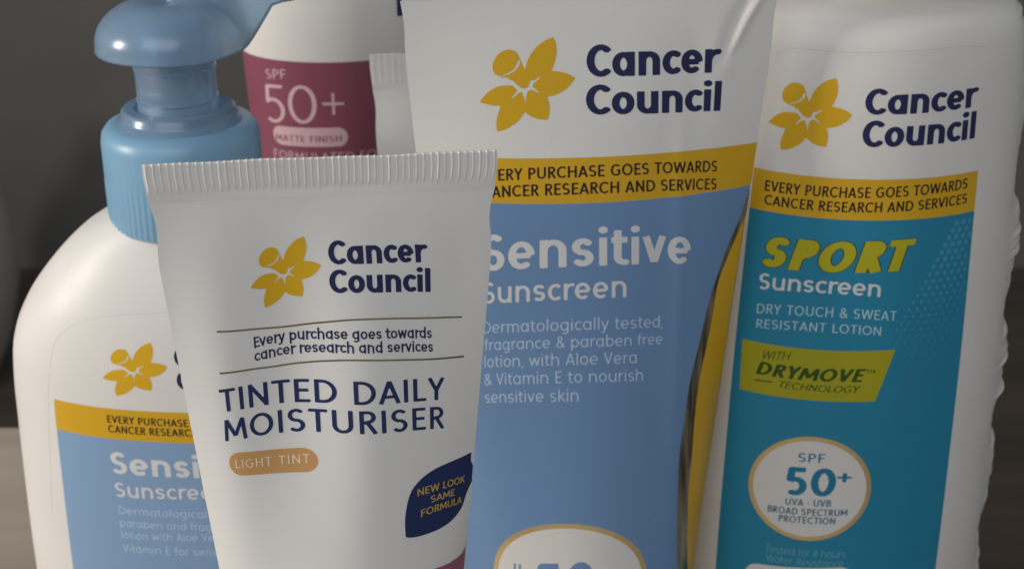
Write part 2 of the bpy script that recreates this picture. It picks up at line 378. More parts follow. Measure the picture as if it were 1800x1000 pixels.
def squares(field, x0, x1, y0, y1, cell):
    """inside of a distance field as a list of points and polygons (marching squares)"""
    nx, ny = max(2, int(math.ceil((x1 - x0) / cell)) + 1), max(2, int(math.ceil((y1 - y0) / cell)) + 1)
    xs, ys = np.linspace(x0, x1, nx), np.linspace(y0, y1, ny)
    X, Y = np.meshgrid(xs, ys); F = field(X, Y)
    ins = F < 0
    cnt = ins[:-1, :-1].astype(int) + ins[1:, :-1] + ins[:-1, 1:] + ins[1:, 1:]
    pts, idx, faces = [], {}, []
    def corner(j, i):
        k = (j, i)
        if k not in idx: idx[k] = len(pts); pts.append((xs[i], ys[j]))
        return idx[k]
    def cross(a, b):
        k = (a, b) if a < b else (b, a)
        if k not in idx:
            fa, fb = F[a], F[b]; t = fa / (fa - fb)
            idx[k] = len(pts); pts.append((xs[a[1]] + t * (xs[b[1]] - xs[a[1]]), ys[a[0]] + t * (ys[b[0]] - ys[a[0]])))
        return idx[k]
    for j, i in zip(*np.nonzero(cnt)):
        cs = ((j, i), (j, i + 1), (j + 1, i + 1), (j + 1, i)); f = []
        for k in range(4):
            a, b = cs[k], cs[(k + 1) % 4]
            if ins[a]: f.append(corner(*a))
            if ins[a] != ins[b]: f.append(cross(a, b))
        if len(f) >= 3: faces.append(f)
    return pts, faces

def lay(S, uv, off):
    """points on a package's surface, lifted off it along its normal"""
    uv = np.asarray(uv, float); u, z = uv[:, 0], uv[:, 1]; e = 0.15
    P = S.local(u, z)
    n = np.cross(S.local(u + e, z) - S.local(u - e, z), S.local(u, z + e) - S.local(u, z - e))
    n /= np.linalg.norm(n, axis=1)[:, None] + 1e-12
    return P + n * off
def print_sheet(name, S, parent, field, box, cell, m, off):
    pts, faces = squares(field, *box, cell)
    if not faces: raise RuntimeError('empty print ' + name)
    return mesh_obj(name, lay(S, pts, off), faces, m, parent)
def print_poly(name, S, parent, poly, m, off, cell=0.8):
    p = np.asarray(poly); b = (p[:, 0].min() - .3, p[:, 0].max() + .3, p[:, 1].min() - .3, p[:, 1].max() + .3)
    return print_sheet(name, S, parent, lambda X, Y: poly_dist(X, Y, poly), b, cell, m, off)
def print_stroke(name, S, parent, line, w, m, off, cell=None, butt=False):
    p = np.asarray(line); h = w / 2
    def fld(X, Y):
        d = np.full(X.shape, 1e9)
        for i in range(len(line) - 1):
            d = np.minimum(d, seg_dist(X, Y, line[i], line[i + 1], butt and i == 0, butt and i == len(line) - 2, h))
        return d
    b = (p[:, 0].min() - h - .2, p[:, 0].max() + h + .2, p[:, 1].min() - h - .2, p[:, 1].max() + h + .2)
    return print_sheet(name, S, parent, fld, b, cell or w / 4, m, off)

# ------------------------------------------------------------------ a humanist sans lettering, drawn as pen strokes (cap height 1)
def arc(cx, cy, rx, ry, a0, a1, n=22):
    return [(cx + rx * math.cos(math.radians(a0 + (a1 - a0) * k / n)), cy + ry * math.sin(math.radians(a0 + (a1 - a0) * k / n))) for k in range(n + 1)]
XH, ASC, DSC = 0.755, 1.04, -0.29
def glyph(ch, w, con=1.0):
    """strokes of one letter, its width, and its left and right bearings"""
    h = w / 2; v = h / con; X = XH; bw = 0.62 + 0.25 * w; rx, ry = (bw - w) / 2, X / 2 - v; cx, cy = bw / 2, X / 2
    st, rd, dg = 0.078, 0.042, 0.012
    top = 1 - v
    def bowl(): return arc(cx, cy, rx, ry, 0, 360, 32)
    def ess(W, H, a=38):
        r_x, r_y = (W - w) / 2, H / 4 - v / 2
        up = arc(W / 2, H / 2 + r_y, r_x, r_y, a, 270, 20)
        lo = arc(W / 2, H / 2 - r_y, r_x, r_y, 90, -180 + a, 20)
        return up + lo[1:]
    if ch == 'a': return [bowl(), [(bw - h, 0), (bw - h, X)]], bw, rd, st
    if ch == 'b': return [bowl(), [(h, 0), (h, ASC)]], bw, st, rd
    if ch == 'c': return [arc(cx, cy, rx, ry, 48, 312, 26)], bw * 0.84, rd, 0.02
    if ch == 'd': return [bowl(), [(bw - h, 0), (bw - h, ASC)]], bw, rd, st
    if ch == 'e': return [arc(cx, cy, rx, ry, 0, 312, 28), [(h, cy - .01), (bw - h, cy - .01)]], bw, rd, rd
    if ch == 'f': return [[(0.17, 0), (0.17, 0.82)] + arc(0.17 + .16, 0.82, .16, ASC - v - .82, 180, 75, 8), [(0, X - v), (0.40, X - v)]], 0.40, 0.02, 0.0
    if ch == 'g': return [bowl(), [(bw - h, X), (bw - h, -0.06)] + arc(cx, -0.06, rx, -DSC - v - 0.06, 0, -125, 12)], bw, rd, st
    if ch in 'nhu':
        n = bw - 0.02; r = (n - w) / 2
        a = [(h, X * 0.42)] + arc(n / 2, X - v - r * 1.02, r, r * 1.02, 180, 0, 14) + [(n - h, 0)]
        if ch == 'u': return [[(n - x, X - y) for x, y in a], [(n - h, 0), (n - h, X)]], n, st, st
        return [a, [(h, 0), (h, X if ch == 'n' else ASC)]], n, st, st
    if ch == 'i': return [[(h, 0), (h, X)], [(h, 0.955), (h, 0.965)]], w, st, st
    if ch == 'k': return [[(h, 0), (h, ASC)], [(h, .30), (.50, X)], [(.20, .40), (.54, 0)]], 0.56, st, 0
    if ch == 'l': return [[(h, 0), (h, ASC)]], w, st, st
    if ch == 'm':
        n = 0.98; r = (n / 2 + h / 2 - w) / 2
        r = (n - w) / 4
        s = [[(h, 0), (h, X)]]
        for k in (0, 1):
            c0 = h + r + 2 * r * k
            s.append([(c0 - r, X * .42)] + arc(c0, X - v - r * 1.1, r, r * 1.1, 180, 0, 12) + [(c0 + r, 0)])
        return s, n, st, st
    if ch == 'o': return [bowl()], bw, rd, rd
    if ch == 'p': return [bowl(), [(h, DSC), (h, X)]], bw, st, rd
    if ch == 'q': return [bowl(), [(bw - h, DSC), (bw - h, X)]], bw, rd, st
    if ch == 'r': return [[(h, 0), (h, X)], [(h, X * .42)] + arc(h + .27, X - v - .30, .27, .30, 180, 72, 10)], .40, st, 0
    if ch == 's': return [ess(0.50 + .1 * w, X, 30)], 0.50 + .1 * w, 0.05, 0.05
    if ch == 't': return [[(0.16, 0.94), (0.16, 0.2)] + arc(0.34, 0.2, .18, .2 - v, 180, 285, 10), [(0, X - v), (0.40, X - v)]], 0.41, 0.02, 0.01
    if ch == 'v': return [[(h * .9, X), (.31, h * .5)], [(.31, h * .5), (.62 - h * .9, X)]], 0.62, dg, dg
    if ch == 'w': return [[(h * .9, X), (.25, h * .5)], [(.25, h * .5), (.45, X - h * .6)], [(.45, X - h * .6), (.65, h * .5)], [(.65, h * .5), (.90 - h * .9, X)]], 0.90, dg, dg
    if ch == 'y': return [[(h * .9, X), (.31, h * .3)], [(.62 - h * .9, X), (.31, h * .3), (.235, -.16), (.16, DSC + h), (.04, DSC + h)]], 0.62, dg, dg
    if ch == 'A': return [[(h * .9, 0), (.37, 1 - h * .4)], [(.37, 1 - h * .4), (.74 - h * .9, 0)], [(.17, .30), (.57, .30)]], 0.74, dg, dg
    if ch == 'B': return [[(h, 0), (h, 1)], [(h, top), (.30, top)] + arc(.30, .765, .22 - h * .3, top - .765, 90, -90, 10) + [(h, .53)],
                          [(h, .53), (.32, .53)] + arc(.32, (.53 + v) / 2, .26 - h * .4, (.53 - v) / 2, 90, -90, 12) + [(h, v)]], 0.58, st, rd
    if ch == 'C': return [arc(.42, .5, .42 - h, .5 - v, 45, 315, 28)], 0.74, rd, 0.02
    if ch == 'D': return [[(h, 0), (h, 1)], [(h, top), (.26, top)] + arc(.26, .5, .46 - h, .5 - v, 90, -90, 20) + [(h, v)]], 0.72, st, rd
    if ch == 'E': return [[(h, 0), (h, 1)], [(h, top), (.50, top)], [(h, .52), (.46, .52)], [(h, v), (.51, v)]], 0.51, st, 0.04
    if ch == 'F': return [[(h, 0), (h, 1)], [(h, top), (.50, top)], [(h, .50), (.46, .50)]], 0.50, st, 0.03
    if ch == 'G': return [arc(.42, .5, .42 - h, .5 - v, 45, 322, 28), [(.75 - h, .10), (.75 - h, .47)], [(.46, .47), (.75, .47)]], 0.75, rd, st
    if ch == 'H': return [[(h, 0), (h, 1)], [(.68 - h, 0), (.68 - h, 1)], [(h, .52), (.68 - h, .52)]], 0.68, st, st
    if ch == 'I': return [[(h, 0), (h, 1)]], w, st, st
    if ch == 'K': return [[(h, 0), (h, 1)], [(h, .42), (.58, 1)], [(.24, .58), (.62, 0)]], 0.63, st, 0
    if ch == 'L': return [[(h, 0), (h, 1)], [(h, v), (.48, v)]], 0.48, st, 0.02
    if ch == 'M': return [[(.05, 0), (.12, 1 - h * .6)], [(.12, 1 - h * .6), (.43, .2)], [(.43, .2), (.74, 1 - h * .6)], [(.74, 1 - h * .6), (.81, 0)]], 0.86, 0.05, 0.05
    if ch == 'N': return [[(h, 0), (h, 1)], [(h, 1 - h * .7), (.68 - h, h * .7)], [(.68 - h, 0), (.68 - h, 1)]], 0.68, st, st
    if ch == 'O': return [arc(.42, .5, .42 - h, .5 - v, 0, 360, 36)], 0.84, rd, rd
    if ch == 'P': return [[(h, 0), (h, 1)], [(h, top), (.29, top)] + arc(.29, .71, .27 - h, top - .71, 90, -90, 12) + [(h, .42 + .0 * h)]], 0.56, st, 0.03
    if ch == 'R': return [[(h, 0), (h, 1)], [(h, top), (.29, top)] + arc(.29, .73, .26 - h, top - .73, 90, -90, 12) + [(h, .46)], [(.28, .46), (.57 - h * .5, 0)]], 0.60, st, 0.01
    if ch == 'S': return [ess(0.56 + .08 * w, 1, 36)], 0.56 + .08 * w, 0.05, 0.05
    if ch == 'T': return [[(.31, 0), (.31, 1)], [(0, top), (.62, top)]], 0.62, 0.02, 0.02
    if ch == 'U': return [[(h, 1), (h, .34)] + arc(.34, .34, .34 - h, .34 - v, 180, 360, 18) + [(.68 - h, 1)]], 0.68, st, st
    if ch == 'V': return [[(h * .9, 1), (.35, h * .4)], [(.35, h * .4), (.70 - h * .9, 1)]], 0.70, dg, dg
    if ch == 'W': return [[(h * .9, 1), (.29, h * .4)], [(.29, h * .4), (.54, 1 - h * .4)], [(.54, 1 - h * .4), (.79, h * .4)], [(.79, h * .4), (1.08 - h * .9, 1)]], 1.08, dg, dg
    if ch == 'Y': return [[(h * .9, 1), (.33, .44)], [(.66 - h * .9, 1), (.33, .44)], [(.33, .44), (.33, 0)]], 0.66, dg, dg
    if ch == '0': return [arc(.33, .5, .33 - h, .5 - v, 0, 360, 34)], 0.66, rd, rd
    if ch == '4': return [[(.44, 0), (.44, 1 - h * .5)], [(.44, 1 - h * .5), (h * .7, .26), (.62, .26)]], 0.62, 0.03, 0.03
    if ch == '5': return [[(.50, top), (.14, top), (.11, .56)] + arc(.26, .33, .30 - h, .33 - v, 118, -125, 20)], 0.57, rd, rd
    if ch == '+': return [[(0, .42), (.6, .42)], [(.3, .12), (.3, .72)]], 0.6, .05, .05
    if ch == '&': return [[(.70 - h * .3, h * .2), (.20, .66)] + arc(.31, .78, .17, top - .78, 190, -20, 12) + [(.40, .60), (.20, .50)] + arc(.27, .27, .27 - h, .27 - v, 130, 300, 14) + [(.55, .22), (.63, .46)]], 0.70, rd, 0.03
    if ch == ',': return [[(h + .02, h * .6), (h - .04, -.14)]], w + .02, .04, .05
    if ch == '.': return [[(h, h * .9), (h, h)]], w, .05, .05
    if ch == '\u2022': return [[(.12, .45), (.16, .45)]], .28, .06, .06
    if ch == ' ': return [], 0.36, 0, 0
    raise KeyError(ch)

def text_run(s, w, track=0.0, con=1.0):
    """all strokes of a line of lettering and its length, cap height 1"""
    x = 0.0; strokes = []; first = True
    for ch in s:
        st, wd, l, r = glyph(ch, w, con)
        if not first: x += l + track
        for q in st: strokes.append([(px + x, py) for px, py in q])
        x += wd + r; last_r = r; first = False
    return strokes, x - last_r
def text_field(strokes, w, rounded, grow=0.0, shear=0.0, con=1.18):
    h = w / 2 + grow
    strokes = [[(x, y * con) for x, y in q] for q in strokes]      # strokes thinner across than down
    boxes = []
    for q in strokes:
        a = np.asarray(q); boxes.append((a[:, 0].min() - h - .05, a[:, 0].max() + h + .05))
    def fld(X, Y):
        X = X - shear * Y; Y = Y * con
        d = np.full(X.shape, 1.0)
        for q, (b0, b1) in zip(strokes, boxes):
            cols = np.nonzero(((X >= b0) & (X <= b1)).any(axis=0))[0]
            if len(cols) == 0: continue
            sl = slice(cols[0], cols[-1] + 1); Xs, Ys = X[:, sl], Y[:, sl]
            closed = math.hypot(q[0][0] - q[-1][0], q[0][1] - q[-1][1]) < 1e-4
            dot = len(q) == 2 and math.hypot(q[0][0] - q[1][0], q[0][1] - q[1][1]) < 0.06
            dd = d[:, sl]
            hh = h * 1.18 if dot else h
            for i in range(len(q) - 1):
                cut = not (rounded or closed or dot)
                dd = np.minimum(dd, seg_dist(Xs, Ys, q[i], q[i + 1], cut and i == 0, cut and i == len(q) - 2, hh))
            d[:, sl] = dd
        return d
    return fld
def lettering(S, parent, s, key, m, weight=0.14, off=0.05, track=0.0, rounded=False, shear=0.0, grow=0.0, res=15, name='lettering', rot=False, con=1.18):
    BL, BR, TL = [np.array(p) for p in PRINT[key][:3]]
    strokes, W = text_run(s, weight, track, con)
    e1 = (BR - BL) / W
    if rot: e2 = TL - BL
    else: e2 = np.array([0.0, TL[1] - BL[1]])
    box = (-0.12 - max(0, -shear * DSC), W + 0.14 + max(0, shear), DSC - 0.06 if any(c in 'gpqy,' for c in s) else -0.08 - grow, ASC + 0.08 + grow)
    pts, faces = squares(text_field(strokes, weight, rounded, grow, shear, con), *box, 1.0 / res)
    uv = np.array([BL + p[0] * e1 + p[1] * e2 for p in pts])
    if len(PRINT[key]) > 3:                                   # a line that bows with the dented wall
        M = PRINT[key][3]; k = (M[0] - BL[0]) / (BR[0] - BL[0])
        sag = (M[1] - BL[1] - k * (BR[1] - BL[1])) / (4 * k * (1 - k))
        q = (uv[:, 0] - BL[0]) / (BR[0] - BL[0]); uv[:, 1] += 4 * sag * q * (1 - q)
    if np.cross(e1, e2) < 0: faces = [f[::-1] for f in faces]
    return mesh_obj(name, lay(S, uv, off), faces, m, parent)

# flower emblem, drawn on a 1000 unit square
def flower_parts():
    up = lambda L: [(x, -y) for x, y in L]
    petals = [
        smooth_poly(up([(470, 368), (488, 292), (522, 222), (578, 155), (640, 110), (716, 80)]), False) + smooth_poly(up([(716, 80), (736, 130), (745, 200), (733, 280), (700, 375)]), False) + up([(620, 470), (520, 470)]),
        smooth_poly(up([(600, 425), (690, 378), (770, 380), (840, 398), (907, 434)]), False) + smooth_poly(up([(907, 434), (862, 500), (800, 550), (735, 583), (665, 598)]), False) + up([(560, 560), (520, 500)]),
        smooth_poly(up([(662, 596), (682, 660), (685, 730), (669, 802)]), False) + smooth_poly(up([(669, 802), (600, 796), (530, 775), (470, 735)]), False) + up([(466, 640), (500, 530), (560, 540)]),
        smooth_poly(up([(468, 733), (420, 800), (360, 850), (295, 888), (222, 910)]), False) + smooth_poly(up([(222, 910), (212, 840), (226, 760), (256, 678)]), False) + up([(350, 600), (440, 550), (474, 640)]),
        smooth_poly(up([(258, 680), (160, 672), (65, 650)]), False) + smooth_poly(up([(65, 650), (110, 590), (160, 545), (230, 508), (310, 498), (372, 502), (402, 540)]), False) + up([(350, 610)]),
        smooth_poly(up([(272, 425), (205, 395), (185, 340), (200, 275), (250, 212), (320, 185), (385, 200), (420, 250), (445, 310), (478, 375), (540, 440), (525, 480), (500, 515), (460, 527), (418, 513), (365, 468), (315, 432)]), True),
    ]
    cuts = [([(415, 288), (398, 335), (350, 380), (270, 412)], 12), ([(355, 470), (395, 510), (440, 538), (480, 538), (515, 512), (530, 468)], 17),
            ([(525, 478), (600, 428)], 12), ([(520, 515), (588, 556)], 12), ([(472, 535), (472, 640)], 12), ([(425, 538), (355, 606)], 12)]
    cuts = [(smooth_poly(up(c), False, 6), r) for c, r in cuts]
    return petals, cuts
FLOWER = flower_parts()
def flower_field(X, Y):
    petals, cuts = FLOWER
    d = np.full(X.shape, 1e9)
    for p in petals: d = np.minimum(d, poly_dist(X, Y, p))
    for c, r in cuts:
        k = len(c) - 1
        for i in range(k):
            taper = 1.0 if r > 12 else (1 - 0.6 * i / k)
            d = np.maximum(d, -seg_dist(X, Y, c[i], c[i + 1], False, False, r * taper))
    return d
def flower(S, parent, key, off=0.035):
    src = np.array([(65, -650, 1), (907, -434, 1), (716, -80, 1), (222, -910, 1)], float)
    A = np.linalg.lstsq(src, np.array(PRINT[key]), rcond=None)[0]
    pts, faces = squares(flower_field, 50, 920, -920, -65, 9)
    uv = np.c_[np.array(pts), np.ones(len(pts))] @ A
    return mesh_obj('flower_emblem', lay(S, uv, off), faces, GOLD, parent)
def ellipse(c, ex, ey, k=1.0, n=60):
    return [tuple(np.array(c) + k * (np.array(ex) * math.cos(2 * PI * i / n) + np.array(ey) * math.sin(2 * PI * i / n))) for i in range(n)]
def ring_print(S, parent, key, inner, m_ring, m_fill, off):
    c, px, pt = [np.array(p) for p in PRINT[key]]
    ex = np.array([px[0] - c[0], 0]); ey = np.array([0, pt[1] - c[1]])
    r = print_poly('roundel', S, parent, ellipse(c, ex, ey, inner), m_fill, off + 0.015, 0.5)
    print_poly('roundel_ring', S, r, ellipse(c, ex, ey), m_ring, off, 0.5)
    return r

# ------------------------------------------------------------------ package builders
def grid_faces(nu, nz, wrap=True):
    F = []
    for j in range(nz - 1):
        for i in range(nu if wrap else nu - 1):
            a, b = j * nu + i, j * nu + (i + 1) % nu
            F.append((a, b, b + nu, a + nu))
    return F
def tube_body(S, m, parent):
    nu, zs = 208, np.r_[np.linspace(S.z0, S.zb, 190)]
    us = np.linspace(-PI * S.R, PI * S.R, nu, endpoint=False)
    U, Z = np.meshgrid(us, zs)
    P = S.local(U, Z).reshape(-1, 3)
    F = grid_faces(nu, len(zs))
    F.append(tuple(range(nu))[::-1]); F.append(tuple(range((len(zs) - 1) * nu, len(zs) * nu)))
    return mesh_obj('body', P, F, m, parent, angle=70)
def crimp(S, m, parent, ridges, depth, plain, flare=0.6, thick=0.62, seed=1, lift=0.0):
    """flat welded end with pressed ribs; plain = smooth strip below the ribs"""
    rng = random.Random(seed)
    nx, nz = ridges * 8 + 1, 15
    V, F = [], []
    zs = np.r_[np.linspace(S.zb - 0.4, S.zb + plain, 4), np.linspace(S.zb + plain + .25, S.zt - 0.3, 9), [S.zt - 0.1, S.zt]]
    jit = [rng.uniform(-.09, .09) for _ in range(ridges + 2)]; hgt = [rng.uniform(.75, 1.1) for _ in range(ridges + 2)]
    for side in (-1, 1):
        for j, z in enumerate(zs):
            k = (z - S.zb) / (S.zt - S.zb)
            W = S.W * 0.985 + flare * max(0.0, min(1.0, k * 1.6))
            amp = depth * float(sstep(S.zb + plain - .1, S.zb + plain + .5, z))
            for i in range(nx):
                s = -1 + 2 * i / (nx - 1)
                r = (i / 8.0); n = min(int(r), ridges - 1); fr = r - n
                pr = max(0.0, 1 - abs(fr - 0.5 - jit[n]) / 0.19) ** 0.8 * hgt[n]
                x = s * W
                zz = z + (0.12 * pr - 0.1 if j >= len(zs) - 2 else 0) + (0.10 * math.sin(s * 5 + seed) + 0.06 * math.sin(s * 13 + 2 * seed)) * max(0, k)
                th_ = thick * 0.5 + (0.56 * math.cos(s * PI / 2) - thick * 0.5) * (1 - float(sstep(S.zb - 0.4, S.zb + plain, z)))
                y = S.curl * s * s + side * (th_ + amp * pr)
                if j == len(zs) - 1: y = S.curl * s * s + side * (thick * 0.32 + amp * pr * .6)
                V.append((x, y, zz))
    n = nx * len(zs)
    f0 = grid_faces(nx, len(zs), False)
    F += f0 + [tuple(q + n for q in f[::-1]) for f in f0]
    top = (len(zs) - 1) * nx
    for i in range(nx - 1): F.append((top + i, top + i + 1, n + top + i + 1, n + top + i)); F.append((i + 1, i, n + i, n + i + 1))
    for j in range(len(zs) - 1):
        a, b = j * nx, j * nx + nx - 1
        F.append((a + nx, a, n + a, n + a + nx)); F.append((b, b + nx, n + b + nx, n + b))
    return mesh_obj('crimp_seal', V, F, m, parent, angle=50)
def lathe(name, prof, m, parent, n=96, loc=(0, 0), ribs=0, rib_depth=0.0, rib_z=(0, 0)):
    V, F = [], []
    for (r, z) in prof:
        for i in range(n):
            a = 2 * PI * i / n; rr = r
            if ribs and rib_z[0] <= z <= rib_z[1]: rr += rib_depth * (0.5 + 0.5 * math.cos(a * ribs))
            V.append((loc[0] + rr * math.cos(a), loc[1] + rr * math.sin(a), z))
    F = grid_faces(n, len(prof))
    if prof[0][0] > 0.01: F.append(tuple(range(n))[::-1])
    if prof[-1][0] > 0.01: F.append(tuple(range((len(prof) - 1) * n, len(prof) * n)))
    return mesh_obj(name, V, F, m, parent, angle=40)
def bottle_body(S, m, parent, nz=160):
    t = np.linspace(0, 1, nz); zs = S.zlo + (S.zhi - S.zlo) * t
    zs = np.unique(np.r_[zs, np.linspace(S.zlo, S.zlo + 6, 12), np.linspace(S.zhi - 14, S.zhi, 30)])
    nu = 192
    th = np.linspace(-PI, PI, nu, endpoint=False); us = np.interp(th, S.tab_t, S.tab_s)
    U, Z = np.meshgrid(us, zs)
    P = S.local(U, Z).reshape(-1, 3)
    F = grid_faces(nu, len(zs))
    F.append(tuple(range(nu))[::-1]); F.append(tuple(range((len(zs) - 1) * nu, len(zs) * nu)))
    return mesh_obj('body', P, F, m, parent, angle=75)
def mould_line(S, parent, key, m, r=0.16, closed=False, lift=0.0):
    line = smooth_poly(PRINT[key], False, 10)
    P = lay(S, line, lift); N = lay(S, line, lift + 1) - P
    V, F = [], []
    for i in range(len(P)):
        tg = P[min(i + 1, len(P) - 1)] - P[max(i - 1, 0)]; tg /= np.linalg.norm(tg)
        b = np.cross(N[i], tg)
        for k in range(6):
            a = 2 * PI * k / 6; V.append(P[i] + r * (math.cos(a) * N[i] * .6 + math.sin(a) * b))
    F = grid_faces(6, len(P))
    return mesh_obj('mould_line', V, F, m, parent)
def tube_cap(S, m, parent, top):
    R = S.R
    return lathe('cap', [(R * .92, 0), (R * .97, .4), (R * .985, 1.2), (R * .985, top - 1.5), (R * .95, top - .4), (R * .88, top)], m, parent, ribs=0)


def reflection_streaked_foil():
    m = bpy.data.materials.new('gold_foil_painted_reflections'); m.use_nodes = True; nt = m.node_tree; p = nt.nodes['Principled BSDF']
    tc = nt.nodes.new('ShaderNodeTexCoord'); mp = nt.nodes.new('ShaderNodeMapping'); mp.inputs['Scale'].default_value = (420, 420, 34)
    n = nt.nodes.new('ShaderNodeTexNoise'); n.inputs['Scale'].default_value = 1.0; n.inputs['Detail'].default_value = 5
    r = nt.nodes.new('ShaderNodeValToRGB'); r.color_ramp.elements[0].position, r.color_ramp.elements[1].position = .38, .72
    r.color_ramp.elements[0].color = (0.10, 0.085, 0.06, 1); r.color_ramp.elements[1].color = (0.62, 0.52, 0.34, 1)  # dark and pale reflections in the foil, painted into its colour as streaks
    nt.links.new(tc.outputs['Object'], mp.inputs['Vector']); nt.links.new(mp.outputs['Vector'], n.inputs['Vector'])
    nt.links.new(n.outputs['Fac'], r.inputs['Fac']); nt.links.new(r.outputs['Color'], p.inputs['Base Color'])
    p.inputs['Metallic'].default_value = 0.75; p.inputs['Roughness'].default_value = 0.28
    b = nt.nodes.new('ShaderNodeBump'); b.inputs['Strength'].default_value = .5; b.inputs['Distance'].default_value = .0008
    nt.links.new(n.outputs['Fac'], b.inputs['Height']); nt.links.new(b.outputs['Normal'], p.inputs['Normal'])
    return m
FOILS = reflection_streaked_foil()
# ------------------------------------------------------------------ the setting
def wood(name, c1, c2, rough, scale):
    m = bpy.data.materials.new(name); m.use_nodes = True; nt = m.node_tree; p = nt.nodes['Principled BSDF']
    tc = nt.nodes.new('ShaderNodeTexCoord'); mp = nt.nodes.new('ShaderNodeMapping')
    mp.inputs['Scale'].default_value = (scale * 0.12, scale, scale)
    nt.links.new(tc.outputs['Object'], mp.inputs['Vector'])
    n = nt.nodes.new('ShaderNodeTexNoise'); n.inputs['Scale'].default_value = 3; n.inputs['Detail'].default_value = 8; n.inputs['Distortion'].default_value = 0.6
    nt.links.new(mp.outputs['Vector'], n.inputs['Vector'])
    r = nt.nodes.new('ShaderNodeValToRGB'); r.color_ramp.elements[0].position, r.color_ramp.elements[1].position = .32, .68
    r.color_ramp.elements[0].color = (*c1, 1); r.color_ramp.elements[1].color = (*c2, 1)
    nt.links.new(n.outputs['Fac'], r.inputs['Fac']); nt.links.new(r.outputs['Color'], p.inputs['Base Color'])
    p.inputs['Roughness'].default_value = rough
    b = nt.nodes.new('ShaderNodeBump'); b.inputs['Strength'].default_value = .15; b.inputs['Distance'].default_value = .002
    nt.links.new(n.outputs['Fac'], b.inputs['Height']); nt.links.new(b.outputs['Normal'], p.inputs['Normal'])
    return m
def plain_noise(name, c1, c2, rough, scale):
    m = wood(name, c1, c2, rough, scale)
    for nd in m.node_tree.nodes:
        if nd.type == 'MAPPING': nd.inputs['Scale'].default_value = (scale, scale, scale)
    return m
LIGHTWOOD = wood('pale_wood', (0.36, 0.31, 0.25), (0.48, 0.42, 0.35), 0.5, 16)
DARKWOOD = wood('dark_brown_floor', (0.070, 0.055, 0.044), (0.105, 0.084, 0.068), 0.5, 8)
WALLM = plain_noise('grey_brown_wall_paint', (0.150, 0.143, 0.135), (0.165, 0.157, 0.148), 0.8, 3)
VASEM = mat('off_white_glaze', (0.42, 0.405, 0.375), 0.4, vary=0.05)

def box_obj(name, x0, x1, y0, y1, z0, z1, m, parent=None, bev=0.0):
    V = [(x, y, z) for z in (z0, z1) for y in (y0, y1) for x in (x0, x1)]
    F = [(0, 2, 3, 1), (4, 5, 7, 6), (0, 1, 5, 4), (2, 6, 7, 3), (0, 4, 6, 2), (1, 3, 7, 5)]
    o = mesh_obj(name, V, F, m, parent, smooth=False)
    if bev:
        b = o.modifiers.new('bevel', 'BEVEL'); b.width = bev * MM; b.segments = 3
    return o
FLOOR_Z, WALL_Y = -500, 1830
wall = mesh_obj('wall', [(-2500, WALL_Y, FLOOR_Z), (2500, WALL_Y, FLOOR_Z), (2500, WALL_Y, 2000), (-2500, WALL_Y, 2000)], [(0, 1, 2, 3)], WALLM, smooth=False)
wall['kind'] = 'structure'
floor = mesh_obj('floor', [(-2500, -1500, FLOOR_Z), (2500, -1500, FLOOR_Z), (2500, WALL_Y, FLOOR_Z), (-2500, WALL_Y, FLOOR_Z)], [(0, 1, 2, 3)], DARKWOOD, smooth=False)
floor['kind'] = 'structure'

t = thing('side_table', 'pale wooden table top under the sunscreen packs, seen at lower left', 'table', loc=(-190, 260, FLOOR_Z))
edges = np.linspace(-0.5, 512.7, 6)
# planks of the top run left to right
for k in range(5):
    y0, y1 = edges[k] - 260 + 0.3, edges[k + 1] - 260 - 0.3
    box_obj('plank', -330, 323, y0, y1, -FLOOR_Z - 22, -FLOOR_Z, LIGHTWOOD, t, bev=0.8)
box_obj('apron', -300, 295, -230, 225, -FLOOR_Z - 62, -FLOOR_Z - 22.5, LIGHTWOOD, t)
for sx in (-285, 280):
    for sy in (-215, 210):
        box_obj('leg', sx - 18, sx + 18, sy - 18, sy + 18, 0, -FLOOR_Z - 62.5, LIGHTWOOD, t)

v = thing('vase', 'pale rounded vase standing out of focus at the far left edge', 'vase', loc=(-652, 1500, FLOOR_Z))
vb = lathe('body', [(52, 0), (60, 3), (86, 60), (101, 120), (104, 165), (96, 215), (74, 258), (48, 286), (40, 300)], VASEM, v, n=64)
lathe('rim', [(40, 300.3), (41, 312), (46, 322), (42, 324), (36, 314), (35, 301)], VASEM, v, n=64)

# ------------------------------------------------------------------ front tube: tinted daily moisturiser
t = thing('cosmetic_tube', 'small white tinted moisturiser tube with ribbed crimp and navy leaf badge, nearest in front', 'tube', front)
tube_body(front, WHITE, t)
crimp(front, WHITE, t, 50, 0.30, 2.0, seed=3)
tube_cap(front, WHITE, t, 23.8)
flower(front, t, 'front_flower')
lettering(front, t, 'Cancer', 'front_cancer', NAVY, .235, track=-.05, con=1.32, res=38)
lettering(front, t, 'Council', 'front_council', NAVY, .235, track=-.05, con=1.32, res=38)
lettering(front, t, 'Every purchase goes towards', 'front_every', NAVY, .175, res=24, rounded=True)
lettering(front, t, 'cancer research and services', 'front_research', NAVY, .175, res=24, rounded=True)
for k in ('front_line1', 'front_line2'):
    print_stroke('foil_rule', front, t, smooth_poly(PRINT[k], False, 5), 0.36, FOILD, 0.035, cell=0.13, butt=True)
lettering(front, t, 'TINTED DAILY', 'front_tinted', NAVY2, .152, res=38, track=.03)
lettering(front, t, 'MOISTURISER', 'front_moist', NAVY2, .152, res=38, track=.05)
a, b, c = PRINT['front_pill']
pill = print_stroke('tint_pill', front, t, [a, b], 2 * abs(c[1] - a[1]), TAN, 0.025, cell=0.3)
lettering(front, pill, 'LIGHT TINT', 'front_light', TANT, .12, track=.12, res=24)
L = PRINT['front_leaf']
